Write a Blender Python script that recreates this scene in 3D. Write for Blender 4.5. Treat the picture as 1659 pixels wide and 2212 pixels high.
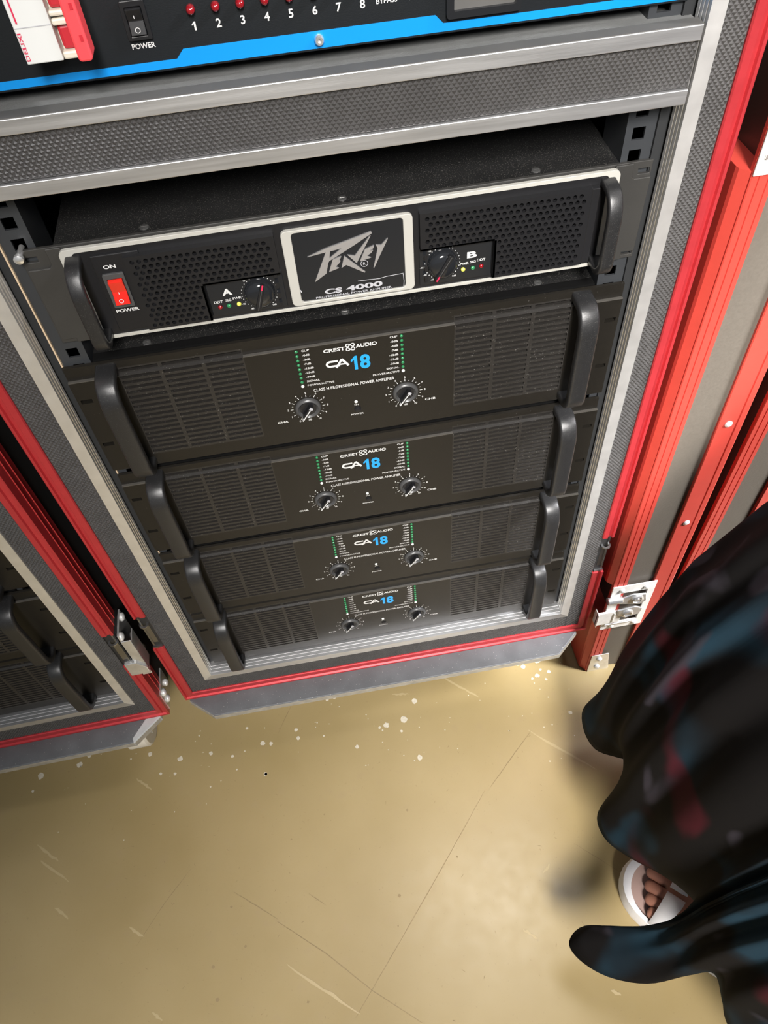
import bpy, bmesh, math, random
from mathutils import Vector, Matrix
random.seed(4)
S = bpy.context.scene
COL = S.collection
for o in list(bpy.data.objects): bpy.data.objects.remove(o)

# ------------------------------------------------------------------ camera
cd = bpy.data.cameras.new('camera'); cam = bpy.data.objects.new('camera', cd); COL.objects.link(cam)
cd.sensor_fit = 'HORIZONTAL'; cd.sensor_width = 36.0; cd.lens = 36.0 * 1640 / 1659
cd.clip_start = 0.02
cam.matrix_world = Matrix(((0.985039, 0.164508, -0.051336, -0.02963), (-0.161444, 0.776713, -0.608812, -0.52033),
                           (-0.060281, 0.607992, 0.791652, 1.14825), (0, 0, 0, 1)))
S.camera = cam
# ------------------------------------------------------------------ world, lights, exposure
W = bpy.data.worlds.new('world'); S.world = W; W.use_nodes = True
W.node_tree.nodes['Background'].inputs[0].default_value = (0.86, 0.93, 1.0, 1)
W.node_tree.nodes['Background'].inputs[1].default_value = 0.22
def area(name, loc, target, sx, sy, power, color):
    l = bpy.data.lights.new(name, 'AREA'); l.shape = 'RECTANGLE'; l.size = sx; l.size_y = sy
    l.energy = power; l.color = color
    o = bpy.data.objects.new(name, l); COL.objects.link(o); o.location = loc
    o.rotation_euler = (Vector(target) - Vector(loc)).to_track_quat('-Z', 'Y').to_euler()
    return o
area('ceiling_light', (0.70, 0.35, 3.0), (0.60, -0.1, 0.0), 1.4, 0.9, 60, (1.0, 0.98, 0.95))
l = area('window_light', (0.08, -2.0, 2.3), (0.52, -0.05, 0.50), 0.5, 0.8, 22, (1.0, 0.965, 0.93)); l.data.spread = math.radians(50)
l = area('doorway_light', (1.9, -0.80, 2.1), (0.30, 0.0, 0.55), 0.5, 0.9, 32, (0.97, 0.97, 1.0)); l.data.spread = math.radians(55)
vs = S.view_settings
vs.view_transform = 'Standard'; vs.look = 'None'; vs.gamma = 1.0; vs.use_curve_mapping = False
vs.exposure = 0.0

# ------------------------------------------------------------------ materials
MATS = {}
def mat(name, col, rough=0.5, metal=0.0, var=0.0, vscale=30.0, dust=0.0, dscale=900.0, dcol=(0.45, 0.43, 0.4),
        bump=0.0, bscale=400.0, stretch=(1, 1, 1), spec=0.5, coat=0.0, dthr=0.66):
    m = bpy.data.materials.new(name); m.use_nodes = True; MATS[name] = m
    nt = m.node_tree; N = nt.nodes; L = nt.links
    b = N['Principled BSDF']
    b.inputs['Base Color'].default_value = (*col, 1); b.inputs['Roughness'].default_value = rough
    b.inputs['Metallic'].default_value = metal; b.inputs['Specular IOR Level'].default_value = spec
    b.inputs['Coat Weight'].default_value = coat
    tc = N.new('ShaderNodeTexCoord'); mp = N.new('ShaderNodeMapping'); mp.inputs['Scale'].default_value = stretch
    L.new(tc.outputs['Object'], mp.inputs['Vector'])
    out = None
    n = N.new('ShaderNodeTexNoise'); n.inputs['Scale'].default_value = vscale; n.inputs['Detail'].default_value = 5
    L.new(mp.outputs[0], n.inputs['Vector'])
    if var > 0:
        mx = N.new('ShaderNodeMix'); mx.data_type = 'RGBA'
        mx.inputs[6].default_value = tuple(c * (1 - var) for c in col) + (1,)
        mx.inputs[7].default_value = tuple(min(1, c * (1 + var)) for c in col) + (1,)
        L.new(n.outputs['Fac'], mx.inputs[0]); out = mx.outputs[2]
        rr = N.new('ShaderNodeMapRange'); rr.inputs[3].default_value = rough * (1 - var * .6); rr.inputs[4].default_value = min(1, rough * (1 + var * .6))
        L.new(n.outputs['Fac'], rr.inputs[0]); L.new(rr.outputs[0], b.inputs['Roughness'])
    if dust > 0:
        d = N.new('ShaderNodeTexNoise'); d.inputs['Scale'].default_value = dscale; d.inputs['Detail'].default_value = 2
        L.new(tc.outputs['Object'], d.inputs['Vector'])
        r = N.new('ShaderNodeMapRange'); r.inputs[1].default_value = dthr; r.inputs[2].default_value = dthr + .1
        r.inputs[4].default_value = dust
        L.new(d.outputs['Fac'], r.inputs[0])
        mx = N.new('ShaderNodeMix'); mx.data_type = 'RGBA'
        if out: L.new(out, mx.inputs[6])
        else: mx.inputs[6].default_value = (*col, 1)
        mx.inputs[7].default_value = (*dcol, 1); L.new(r.outputs[0], mx.inputs[0]); out = mx.outputs[2]
    if out: L.new(out, b.inputs['Base Color'])
    if bump > 0:
        bn = N.new('ShaderNodeTexNoise'); bn.inputs['Scale'].default_value = bscale; bn.inputs['Detail'].default_value = 3
        L.new(mp.outputs[0], bn.inputs['Vector'])
        bp = N.new('ShaderNodeBump'); bp.inputs['Strength'].default_value = bump; bp.inputs['Distance'].default_value = 0.001
        L.new(bn.outputs['Fac'], bp.inputs['Height']); L.new(bp.outputs[0], b.inputs['Normal'])
    return m
mat('aluminium', (0.84, 0.83, 0.81), 0.5, 0.9, var=0.12, vscale=60, stretch=(1, 1, 1), bump=0.05, bscale=300)
mat('aluminium_bar', (0.66, 0.66, 0.665), 0.45, 0.95, var=0.22, vscale=50, stretch=(0.25, 6, 6), bump=0.05)
mat('texture_panel', (0.050, 0.048, 0.047), 0.45, 0.0, var=0.25, vscale=40)
mat('shelf_fabric', (0.115, 0.118, 0.116), 0.8, var=0.2, vscale=120, bump=0.5, bscale=700)
mat('shelf_strip', (0.07, 0.068, 0.064), 0.7, var=0.2)
mat('wood_black', (0.012, 0.012, 0.012), 0.6)
mat('red_anodised', (0.47, 0.038, 0.045), 0.34, 0.45, var=0.15, vscale=80)
mat('lid_red', (0.50, 0.055, 0.04), 0.38, 0.25, var=0.08, vscale=60)
mat('lid_panel', (0.085, 0.074, 0.060), 0.5, var=0.15, vscale=400, bump=0.1)
mat('board_grey', (0.095, 0.100, 0.106), 0.55, var=0.35, vscale=35, dust=0.85, dscale=420, dcol=(0.55, 0.53, 0.48), dthr=0.69, bump=0.2)
mat('board_edge', (0.26, 0.24, 0.20), 0.7, var=0.5, vscale=90, bump=0.3)
mat('amp_face', (0.0095, 0.0083, 0.0066), 0.42, spec=0.32, var=0.12, vscale=200, dust=0.25, dscale=500, dthr=0.72, bump=0.06, bscale=1500)
mat('amp_strip', (0.020, 0.026, 0.023), 0.5, dust=0.35, dscale=1200, dthr=0.62)
mat('edge_highlight', (0.06, 0.056, 0.05), 0.4)
mat('grille_black', (0.014, 0.0125, 0.011), 0.5, dust=0.35, dscale=900, dthr=0.66)
mat('chassis_dusty', (0.007, 0.007, 0.007), 0.65, spec=0.3, var=0.3, vscale=60, dust=0.4, dscale=1100, dcol=(0.22, 0.21, 0.19), dthr=0.60, bump=0.3, bscale=1500)
mat('chassis_dark', (0.003, 0.003, 0.003), 0.9, spec=0.1)
mat('handle_black', (0.014, 0.014, 0.0145), 0.36, var=0.2, vscale=300, dust=0.15, dscale=1500, dthr=0.64, bump=0.12, bscale=2500)
mat('plastic_black', (0.010, 0.010, 0.011), 0.38, spec=0.35)
mat('gloss_black', (0.012, 0.013, 0.015), 0.12, bump=0.05, bscale=60)
mat('knob_ring', (0.05, 0.05, 0.05), 0.35)
mat('print_white', (0.52, 0.52, 0.51), 0.5)
mat('print_grey', (0.36, 0.36, 0.38), 0.5)
mat('print_blue', (0.01, 0.26, 0.60), 0.4)
mat('print_red', (0.50, 0.015, 0.06), 0.5)
mat('bezel_white', (0.36, 0.352, 0.32), 0.45, var=0.06)
mat('logo_silver', (0.40, 0.39, 0.39), 0.38, 0.6, var=0.06)
mat('peavey_ear', (0.030, 0.029, 0.027), 0.42, var=0.1, bump=0.1, bscale=1500)
mat('led_green', (0.02, 0.16, 0.06), 0.2, coat=0.5)
mat('led_white', (0.75, 0.76, 0.72), 0.3)
mat('rivet_white', (0.85, 0.85, 0.83), 0.25, 0.5)
mat('led_yellow', (0.62, 0.62, 0.10), 0.2, coat=0.5)
mat('led_red', (0.20, 0.004, 0.008), 0.15, coat=0.8)
mat('switch_red', (0.55, 0.015, 0.008), 0.15, coat=0.6)
mat('steel', (0.75, 0.75, 0.74), 0.25, 0.8, var=0.3, vscale=90)
mat('screw_metal', (0.22, 0.22, 0.215), 0.25, 0.8)
mat('steel_dark', (0.30, 0.30, 0.30), 0.35, 1.0)
mat('steel_plate', (0.86, 0.82, 0.76), 0.35, 0.2, var=0.25, vscale=120)
mat('rail_grey', (0.04, 0.043, 0.047), 0.4, 0.3, var=0.1)
mat('rail_dark', (0.018, 0.019, 0.020), 0.6, spec=0.3)
mat('rail_wood', (0.50, 0.38, 0.25), 0.6)
mat('stripe_blue', (0.0, 0.20, 0.55), 0.4)
mat('panel_blueblack', (0.005, 0.0065, 0.008), 0.5, spec=0.3, bump=0.1, bscale=1200)
mat('breaker_white', (0.55, 0.555, 0.54), 0.35)
mat('breaker_cream', (0.62, 0.57, 0.48), 0.4)
mat('breaker_red', (0.72, 0.06, 0.07), 0.35)
mat('breaker_dark_red', (0.42, 0.02, 0.03), 0.4)
mat('tape_clear', (0.42, 0.44, 0.44), 0.25, var=0.3, vscale=60)
mat('rubber_white', (0.62, 0.58, 0.50), 0.5)
mat('paint_spot', (0.55, 0.50, 0.40), 0.6, var=0.3, vscale=300)
mat('scuff', (0.40, 0.315, 0.170), 0.45)
mat('crack', (0.24, 0.175, 0.085), 0.6)
mat('wall_paint', (0.55, 0.54, 0.5), 0.8, var=0.05)
mat('skin', (0.30, 0.13, 0.085), 0.5, var=0.15)
mat('hair', (0.01, 0.008, 0.007), 0.5)
mat('eye_white', (0.8, 0.8, 0.78), 0.3)
mat('sandal_white', (0.80, 0.79, 0.80), 0.4)
mat('insole', (0.34, 0.23, 0.20), 0.6, var=0.1)

def floor_mat():
    m = bpy.data.materials.new('floor_epoxy'); m.use_nodes = True; MATS['floor_epoxy'] = m
    nt = m.node_tree; N = nt.nodes; L = nt.links; b = N['Principled BSDF']
    tc = N.new('ShaderNodeTexCoord')
    n1 = N.new('ShaderNodeTexNoise'); n1.inputs['Scale'].default_value = 3.5; n1.inputs['Detail'].default_value = 6
    n2 = N.new('ShaderNodeTexNoise'); n2.inputs['Scale'].default_value = 260; n2.inputs['Detail'].default_value = 3
    n3 = N.new('ShaderNodeTexNoise'); n3.inputs['Scale'].default_value = 45; n3.inputs['Detail'].default_value = 4
    for n in (n1, n2, n3): L.new(tc.outputs['Object'], n.inputs['Vector'])
    r = N.new('ShaderNodeValToRGB'); e = r.color_ramp.elements
    e[0].position = .3; e[0].color = (0.275, 0.205, 0.090, 1); e[1].position = .7; e[1].color = (0.35, 0.27, 0.135, 1)
    L.new(n1.outputs['Fac'], r.inputs[0])
    def speck(n, a, bb, amt, col, src):
        q = N.new('ShaderNodeMapRange'); q.inputs[1].default_value = a; q.inputs[2].default_value = bb; q.inputs[4].default_value = amt
        L.new(n.outputs['Fac'], q.inputs[0])
        x = N.new('ShaderNodeMix'); x.data_type = 'RGBA'; L.new(q.outputs[0], x.inputs[0]); L.new(src, x.inputs[6]); x.inputs[7].default_value = (*col, 1)
        return x.outputs[2]
    c = speck(n2, .66, .74, .35, (0.20, 0.14, 0.07), r.outputs[0])
    c = speck(n3, .60, .75, .3, (0.30, 0.22, 0.12), c)
    L.new(c, b.inputs['Base Color'])
    q = N.new('ShaderNodeMapRange'); q.inputs[3].default_value = .24; q.inputs[4].default_value = .42
    L.new(n3.outputs['Fac'], q.inputs[0]); L.new(q.outputs[0], b.inputs['Roughness'])
    bp = N.new('ShaderNodeBump'); bp.inputs['Strength'].default_value = .06; bp.inputs['Distance'].default_value = .002
    L.new(n3.outputs['Fac'], bp.inputs['Height']); L.new(bp.outputs[0], b.inputs['Normal'])
floor_mat()
def dress_mat():
    m = bpy.data.materials.new('dress_print'); m.use_nodes = True; MATS['dress_print'] = m
    nt = m.node_tree; N = nt.nodes; L = nt.links; b = N['Principled BSDF']
    tc = N.new('ShaderNodeTexCoord'); mp = N.new('ShaderNodeMapping'); mp.inputs['Scale'].default_value = (1.0, 1.0, .55)
    L.new(tc.outputs['Object'], mp.inputs[0])
    src = None
    for i, (off, sc, lo, hi, col, amt) in enumerate([((0, 0, 0), 11, .50, .66, (0.008, 0.022, 0.033), 1), ((7, 2, 4), 10, .58, .68, (0.050, 0.006, 0.010), .8),
                                        ((3, 9, 1), 16, .60, .70, (0.030, 0.026, 0.032), .9)]):
        mm = N.new('ShaderNodeMapping'); mm.inputs['Location'].default_value = off; L.new(mp.outputs[0], mm.inputs[0])
        n = N.new('ShaderNodeTexNoise'); n.inputs['Scale'].default_value = sc; n.inputs['Detail'].default_value = 1.5; n.inputs['Distortion'].default_value = .6
        L.new(mm.outputs[0], n.inputs['Vector'])
        q = N.new('ShaderNodeMapRange'); q.inputs[1].default_value = lo; q.inputs[2].default_value = hi; q.inputs[4].default_value = amt
        q.interpolation_type = 'SMOOTHSTEP'
        L.new(n.outputs['Fac'], q.inputs[0])
        x = N.new('ShaderNodeMix'); x.data_type = 'RGBA'; L.new(q.outputs[0], x.inputs[0]); x.inputs[7].default_value = (*col, 1)
        if src: L.new(src, x.inputs[6])
        else: x.inputs[6].default_value = (0.004, 0.0034, 0.0033, 1)
        src = x.outputs[2]
    L.new(src, b.inputs['Base Color']); b.inputs['Roughness'].default_value = .85
    b.inputs['Specular IOR Level'].default_value = .1
dress_mat()

# ------------------------------------------------------------------ mesh helpers
class MB:
    def __init__(s): s.v = []; s.f = []
    def add(s, vs, fs):
        o = len(s.v); s.v += [tuple(p) for p in vs]; s.f += [tuple(i + o for i in f) for f in fs]; return s
    def box(s, x0, x1, y0, y1, z0, z1):
        v = [(x, y, z) for x in (x0, x1) for y in (y0, y1) for z in (z0, z1)]
        return s.add(v, [(0, 1, 3, 2), (4, 6, 7, 5), (0, 4, 5, 1), (2, 3, 7, 6), (0, 2, 6, 4), (1, 5, 7, 3)])
    def prism(s, poly, y0, y1, axis='y'):          # poly in XZ, extruded along y (y0 front, y1 back); axis 'z': poly XY; axis 'x': poly YZ
        n = len(poly)
        P = {'y': lambda a, b, t: (a, t, b), 'z': lambda a, b, t: (a, b, t), 'x': lambda a, b, t: (t, a, b)}[axis]
        v = [P(a, b, y0) for a, b in poly] + [P(a, b, y1) for a, b in poly]
        return s.add(v, [tuple(range(n)), tuple(range(2 * n - 1, n - 1, -1))] + [(i, i + n, (i + 1) % n + n, (i + 1) % n) for i in range(n)])
    def lathe(s, prof, c, axis='y', seg=24, cap=True):   # prof [(r, h)], h along -y (towards viewer) for 'y', +z for 'z', +x for 'x'
        v = []; f = []
        for r, h in prof:
            for k in range(seg):
                a = 2 * math.pi * k / seg; p, q = r * math.cos(a), r * math.sin(a)
                v.append({'y': (c[0] + p, c[1] - h, c[2] + q), 'z': (c[0] + p, c[1] + q, c[2] + h), 'x': (c[0] + h, c[1] + p, c[2] + q)}[axis])
        m = len(prof)
        for j in range(m - 1):
            for k in range(seg):
                k2 = (k + 1) % seg; f.append((j * seg + k, j * seg + k2, (j + 1) * seg + k2, (j + 1) * seg + k))
        if cap: f.append(tuple(range((m - 1) * seg, m * seg))); f.append(tuple(range(seg - 1, -1, -1)))
        return s.add(v, f)
    def sweep(s, path, sect, frame):               # path: list of (pos); frame(i)->(u,v) vectors ; sect: closed 2D
        n = len(sect); v = []; f = []
        for i, p in enumerate(path):
            u, w = frame(i); v += [tuple(Vector(p) + u * a + w * b) for a, b in sect]
        for i in range(len(path) - 1):
            for k in range(n):
                k2 = (k + 1) % n; f.append((i * n + k, i * n + k2, (i + 1) * n + k2, (i + 1) * n + k))
        f.append(tuple(range(n - 1, -1, -1))); f.append(tuple(range((len(path) - 1) * n, len(path) * n)))
        return s.add(v, f)
    def stroke(s, pts, w, y, closed=False):        # flat ribbon in XZ at depth y
        P = [Vector(p) for p in pts]; n = len(P); v = []; f = []
        for i in range(n):
            a = P[(i - 1) % n] if closed or i > 0 else P[i]; b = P[(i + 1) % n] if closed or i < n - 1 else P[i]
            d = (b - a).normalized(); nn = Vector((-d.y, d.x)) * w / 2
            v += [(P[i].x + nn.x, y, P[i].y + nn.y), (P[i].x - nn.x, y, P[i].y - nn.y)]
        for i in range(n if closed else n - 1):
            j = (i + 1) % n; f.append((2 * i, 2 * i + 1, 2 * j + 1, 2 * j))
        return s.add(v, f)
    def mesh(s, name):
        me = bpy.data.meshes.new(name); me.from_pydata(s.v, [], s.f)
        bm = bmesh.new(); bm.from_mesh(me); bmesh.ops.recalc_face_normals(bm, faces=bm.faces[:]); bm.to_mesh(me); bm.free()
        return me
    def build(s, name, m, parent=None, smooth=False, bevel=0.0, raw=False, segs=2):
        if raw:
            me = bpy.data.meshes.new(name); me.from_pydata(s.v, [], s.f)
        else: me = s.mesh(name)
        me.materials.append(MATS[m])
        o = bpy.data.objects.new(name, me); COL.objects.link(o)
        if parent: o.parent = parent
        if 'lettering' in name or name in ('rocker_marks', 'sticker_edge', 'texture_panel'): o['kind'] = 'stuff'   # print and pattern too fine to pick apart
        if smooth:
            for p in me.polygons: p.use_smooth = True
        if smooth == 'auto': me.set_sharp_from_angle(angle=math.radians(38))
        if bevel > 0:
            md = o.modifiers.new('bevel', 'BEVEL'); md.width = bevel; md.segments = segs; md.limit_method = 'ANGLE'
        return o
def thing(name, label, cat, loc=(0, 0, 0), rot=(0, 0, 0), group=None):
    o = bpy.data.objects.new(name, None); COL.objects.link(o); o.location = loc; o.rotation_euler = rot
    o.empty_display_size = .05; o['label'] = label; o['category'] = cat
    if group: o['group'] = group
    return o
def copy_tree(o, parent=None):
    c = o.copy(); COL.objects.link(c)
    if parent: c.parent = parent
    for ch in [k for k in bpy.data.objects if k.parent == o]: copy_tree(ch, c)
    return c
def plate(xs0, xs1, z0, z1, holes, y0, y1, yf=None, extra_z=()):
    """plate in XZ with rectangular holes (hx0,hx1,hz0,hz1); front y0, back y1; yf(z) shifts the front"""
    m = MB(); yf = yf or (lambda z: 0.0)
    X = sorted({xs0, xs1} | {h[0] for h in holes} | {h[1] for h in holes}); Z = sorted({z0, z1} | {h[2] for h in holes} | {h[3] for h in holes} | set(extra_z))
    def solid(i, j):
        if i < 0 or j < 0 or i >= len(X) - 1 or j >= len(Z) - 1: return False
        cx, cz = (X[i] + X[i + 1]) / 2, (Z[j] + Z[j + 1]) / 2
        return not any(h[0] < cx < h[1] and h[2] < cz < h[3] for h in holes)
    idx = {}
    def vid(i, j, k):
        if (i, j, k) not in idx:
            idx[(i, j, k)] = len(m.v); m.v.append((X[i], (y0 + yf(Z[j])) if k == 0 else y1, Z[j]))
        return idx[(i, j, k)]
    for i in range(len(X) - 1):
        for j in range(len(Z) - 1):
            if not solid(i, j): continue
            m.f.append((vid(i, j, 0), vid(i + 1, j, 0), vid(i + 1, j + 1, 0), vid(i, j + 1, 0)))
            m.f.append((vid(i, j, 1), vid(i, j + 1, 1), vid(i + 1, j + 1, 1), vid(i + 1, j, 1)))
            if not solid(i - 1, j): m.f.append((vid(i, j, 0), vid(i, j + 1, 0), vid(i, j + 1, 1), vid(i, j, 1)))
            if not solid(i + 1, j): m.f.append((vid(i + 1, j, 0), vid(i + 1, j, 1), vid(i + 1, j + 1, 1), vid(i + 1, j + 1, 0)))
            if not solid(i, j - 1): m.f.append((vid(i, j, 0), vid(i, j, 1), vid(i + 1, j, 1), vid(i + 1, j, 0)))
            if not solid(i, j + 1): m.f.append((vid(i, j + 1, 0), vid(i + 1, j + 1, 0), vid(i + 1, j + 1, 1), vid(i, j + 1, 1)))
    return m
def rrect(x0, x1, z0, z1, r, n=5):
    p = []
    for cx, cz, a0 in ((x1 - r, z1 - r, 0), (x0 + r, z1 - r, 90), (x0 + r, z0 + r, 180), (x1 - r, z0 + r, 270)):
        for k in range(n + 1):
            a = math.radians(a0 + 90 * k / n); p.append((cx + r * math.cos(a), cz + r * math.sin(a)))
    return p
def ring(m, outer, inner, y0, y1):                # closed frame between two outlines of equal length
    n = len(outer)
    v = [(a, y0, b) for a, b in outer] + [(a, y0, b) for a, b in inner] + [(a, y1, b) for a, b in outer] + [(a, y1, b) for a, b in inner]
    f = []
    for i in range(n):
        j = (i + 1) % n
        f += [(i, j, n + j, n + i), (2 * n + i, 3 * n + i, 3 * n + j, 2 * n + j), (i, 2 * n + i, 2 * n + j, j), (n + i, n + j, 3 * n + j, 3 * n + i)]
    return m.add(v, f)
# lettering: the built-in font turned into flat polygons that fill a given rectangle
_TX = {}
def glyphs(text, bold):
    key = (text, bold)
    if key not in _TX:
        c = bpy.data.curves.new('t', 'FONT'); c.body = text; c.resolution_u = 5 if len(text) < 5 else 2; c.offset = bold
        o = bpy.data.objects.new('t', c); COL.objects.link(o); bpy.context.view_layer.update()
        e = o.evaluated_get(bpy.context.evaluated_depsgraph_get()); me = e.to_mesh()
        v = [(p.co.x, p.co.y) for p in me.vertices]; f = [tuple(p.vertices) for p in me.polygons]
        e.to_mesh_clear(); bpy.data.objects.remove(o); bpy.data.curves.remove(c)
        x0 = min(p[0] for p in v); x1 = max(p[0] for p in v); z0 = min(p[1] for p in v); z1 = max(p[1] for p in v)
        _TX[key] = ([((a - x0) / (x1 - x0), (b - z0) / max(1e-6, z1 - z0)) for a, b in v], f, (x1 - x0) / max(1e-6, z1 - z0))
    return _TX[key]
def text(m, s, x0, x1, z0, z1, y, bold=0.015, rot=False, skew=0.0):
    v, f, asp = glyphs(s, bold)
    if x1 is None: x1 = x0 + asp * (z1 - z0)
    if x0 is None: x0 = x1 - asp * (z1 - z0)
    if rot: P = [(x1 - b * (x1 - x0), y, z0 + a * (z1 - z0)) for a, b in v]
    else: P = [(x0 + a * (x1 - x0) + skew * b, y, z0 + b * (z1 - z0)) for a, b in v]
    m.add(P, f)
def ctext(m, s, cx, cz, h, y, bold=0.015, wide=1.0):
    asp = glyphs(s, bold)[2]; w = asp * h * wide; text(m, s, cx - w / 2, cx + w / 2, cz - h / 2, cz + h / 2, y, bold)
def one(m, x0, x1, z0, z1, y):
    w, h = x1 - x0, z1 - z0
    m.add([(x0 + a * w, y, z0 + b * h) for a, b in ((1, 0), (1, 1), (.66, 1), (0, .72), (0, .55), (.50, .74), (.50, 0))], [(0, 1, 2, 6), (2, 3, 5, 6), (3, 4, 5)])
def pyramids(m, x0, x1, z0, z1, y, px=.0038, pz=.0023, h=.0013):
    m.add([(x0, y, z0), (x1, y, z0), (x1, y, z1), (x0, y, z1)], [(0, 1, 2, 3)])
    nz = int((z1 - z0) / pz); v = []; f = []
    for j in range(nz):
        zz = z0 + (j + .5) * (z1 - z0) / nz; off = (j % 2) * .5; nx = int((x1 - x0) / px)
        for i in range(nx):
            xx = x0 + (i + .25 + off) * (x1 - x0) / nx; a, b = px * .49, pz * .96
            if xx < x0 or xx > x1: continue
            o = len(v); v += [(max(x0, xx - a), y, zz), (xx, y, max(z0, zz - b)), (min(x1, xx + a), y, zz), (xx, y, min(z1, zz + b)), (xx, y - h, zz + .0003)]
            f += [(o, o + 1, o + 4), (o + 1, o + 2, o + 4), (o + 2, o + 3, o + 4), (o + 3, o, o + 4)]
    return m.add(v, f)
def extrude_run(m, sect, p0, p1, inward, m0=0.0, m1=0.0):
    """run a cross-section [(u inward from the outer edge, y)] from p0 to p1 (x,z), mitred m0/m1 at its ends"""
    p0 = Vector(p0); p1 = Vector(p1); d = (p1 - p0).normalized(); inn = Vector(inward); n = len(sect)
    v = []
    for base, sg, mi in ((p0, 1, m0), (p1, -1, m1)):
        for u, y in sect:
            q = base + inn * u + d * (sg * mi * u); v.append((q.x, y, q.y))
    f = [(i, (i + 1) % n, n + (i + 1) % n, n + i) for i in range(n)] + [tuple(range(n)), tuple(range(2 * n - 1, n - 1, -1))]
    return m.add(v, f)

# ------------------------------------------------------------------ setting: floor and back wall
fl = MB().add([(-4, -4, 0), (4, -4, 0), (4, 1.2, 0), (-4, 1.2, 0), (-4, -4, -.05), (4, -4, -.05), (4, 1.2, -.05), (-4, 1.2, -.05)],
              [(0, 1, 2, 3), (7, 6, 5, 4), (0, 4, 5, 1), (1, 5, 6, 2), (2, 6, 7, 3), (3, 7, 4, 0)]).build('floor', 'floor_epoxy')
fl['kind'] = 'structure'
wb = MB().box(-4, 4, 1.2, 1.3, -.05, 2.8).build('wall_back', 'wall_paint'); wb['kind'] = 'structure'
SPOTS = [(-0.56, -0.036, 0.0052), (-0.501, -0.029, 0.0044), (-0.487, -0.018, 0.003), (-0.57, -0.058, 0.0022), (-0.344, -0.049, 0.0044), (-0.391, -0.033, 0.0037), (-0.296, -0.049, 0.003), (-0.263, -0.06, 0.0022), (-0.238, -0.019, 0.0022), (-0.215, -0.048, 0.0037), (-0.202, -0.051, 0.003), (-0.159, -0.05, 0.003), (-0.161, -0.036, 0.003), (-0.352, -0.071, 0.0022), (-0.374, -0.067, 0.0022), (-0.421, -0.035, 0.0015), (-0.213, -0.097, 0.0022), (-0.107, 0.005, 0.003), (0.031, -0.024, 0.0044), (0.009, -0.051, 0.0052), (-0.02, -0.055, 0.0044), (-0.07, -0.081, 0.003), (0.022, -0.115, 0.0044), (0.241, 0.008, 0.0059), (0.216, 0.001, 0.0037), (0.234, -0.018, 0.0037), (0.254, -0.015, 0.003), (0.246, -0.027, 0.0022), (0.267, -0.088, 0.003), (-0.214, -0.097, 0.003), (-0.031, -0.057, 0.0022), (-0.027, -0.062, 0.0015), (0.002, -0.069, 0.0022), (-0.257, -0.082, 0.0015), (-0.298, -0.101, 0.0015), (-0.314, -0.017, 0.0015), (-0.119, -0.054, 0.0015), (-0.095, 0.006, 0.0022), (0.225, -0.022, 0.0022), (0.242, -0.009, 0.0022)]
STREAKS = [(-0.411, -0.068, -0.387, -0.089), (-0.554, -0.14, -0.52, -0.168), (-0.546, -0.163, -0.502, -0.199), (-0.519, -0.23, -0.499, -0.247), (-0.414, -0.272, -0.394, -0.288), (-0.203, -0.354, -0.115, -0.423), (0.113, -0.367, 0.129, -0.38), (0.159, -0.305, 0.171, -0.295), (0.083, 0.009, 0.133, -0.037), (0.195, -0.104, 0.277, -0.181), (-0.002, -0.006, 0.025, -0.01), (0.204, -0.451, 0.214, -0.459), (-0.379, -0.377, -0.367, -0.389)]
CRACKS = [[(0.107, -0.181), (0.03, -0.266), (-0.05, -0.352), (-0.121, -0.427)], [(-0.211, -0.301), (-0.152, -0.348), (-0.096, -0.401), (-0.039, -0.446)], [(-0.328, -0.212), (-0.369, -0.255), (-0.403, -0.298)], [(-0.268, -0.254), (-0.21, -0.298)], [(0.213, -0.275), (0.263, -0.322)], [(-0.165, -0.274), (-0.144, -0.292)], [(0.198, -0.106), (0.117, -0.177)], [(-0.155, 0.024), (-0.19, -0.037)]]
CHIPS = [(-0.295, -0.378, 0.0044), (-0.179, -0.4, 0.003), (0.185, -0.38, 0.0022), (0.047, -0.263, 0.0022), (-0.05, -0.334, 0.0022), (-0.042, -0.298, 0.0037), (-0.011, -0.188, 0.003), (-0.183, -0.198, 0.0022), (-0.273, -0.272, 0.003), (-0.256, -0.323, 0.003), (-0.3, -0.34, 0.0037), (-0.068, -0.42, 0.0015), (-0.132, -0.172, 0.0022)]
def blob(m, x, y, r, z):
    n = 11; p = [(x + r * (.75 + .45 * random.random()) * math.cos(6.283 * k / n), y + r * (.75 + .45 * random.random()) * math.sin(6.283 * k / n), z) for k in range(n)]
    m.add(p, [tuple(range(n))])
def streak(m, pts, w, z):
    P = [Vector(p) for p in pts]; v = []; f = []
    fine = []
    for a, b in zip(P[:-1], P[1:]):
        for k in range(8): fine.append(a.lerp(b, k / 8))
    fine.append(P[-1]); n = len(fine); d = (P[-1] - P[0]).normalized(); nn = Vector((-d.y, d.x))
    for i, p in enumerate(fine):
        t = i / (n - 1); ww = w * (math.sin(math.pi * min(.97, max(.03, t))) ** .5) * (.6 + .8 * random.random()); q = p + nn * w * .5 * (random.random() - .5)
        v += [tuple(q + nn * ww / 2) + (z,), tuple(q - nn * ww / 2) + (z,)]
    m.add(v, [(2 * i, 2 * i + 1, 2 * i + 3, 2 * i + 2) for i in range(n - 1)])
m = MB()
for s_ in SPOTS: blob(m, *s_[:2], s_[2], .0004)
for k in range(90): blob(m, random.uniform(-.55, .28), random.gauss(-.05, .06), random.uniform(.0005, .0012), .0004)
o = m.build('paint_spots', 'paint_spot', fl); o['kind'] = 'stuff'
m = MB()
for s_ in STREAKS: streak(m, [s_[:2], s_[2:]], .0035, .0003)
o = m.build('scuff_marks', 'scuff', fl); o['kind'] = 'stuff'
m = MB()
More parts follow.
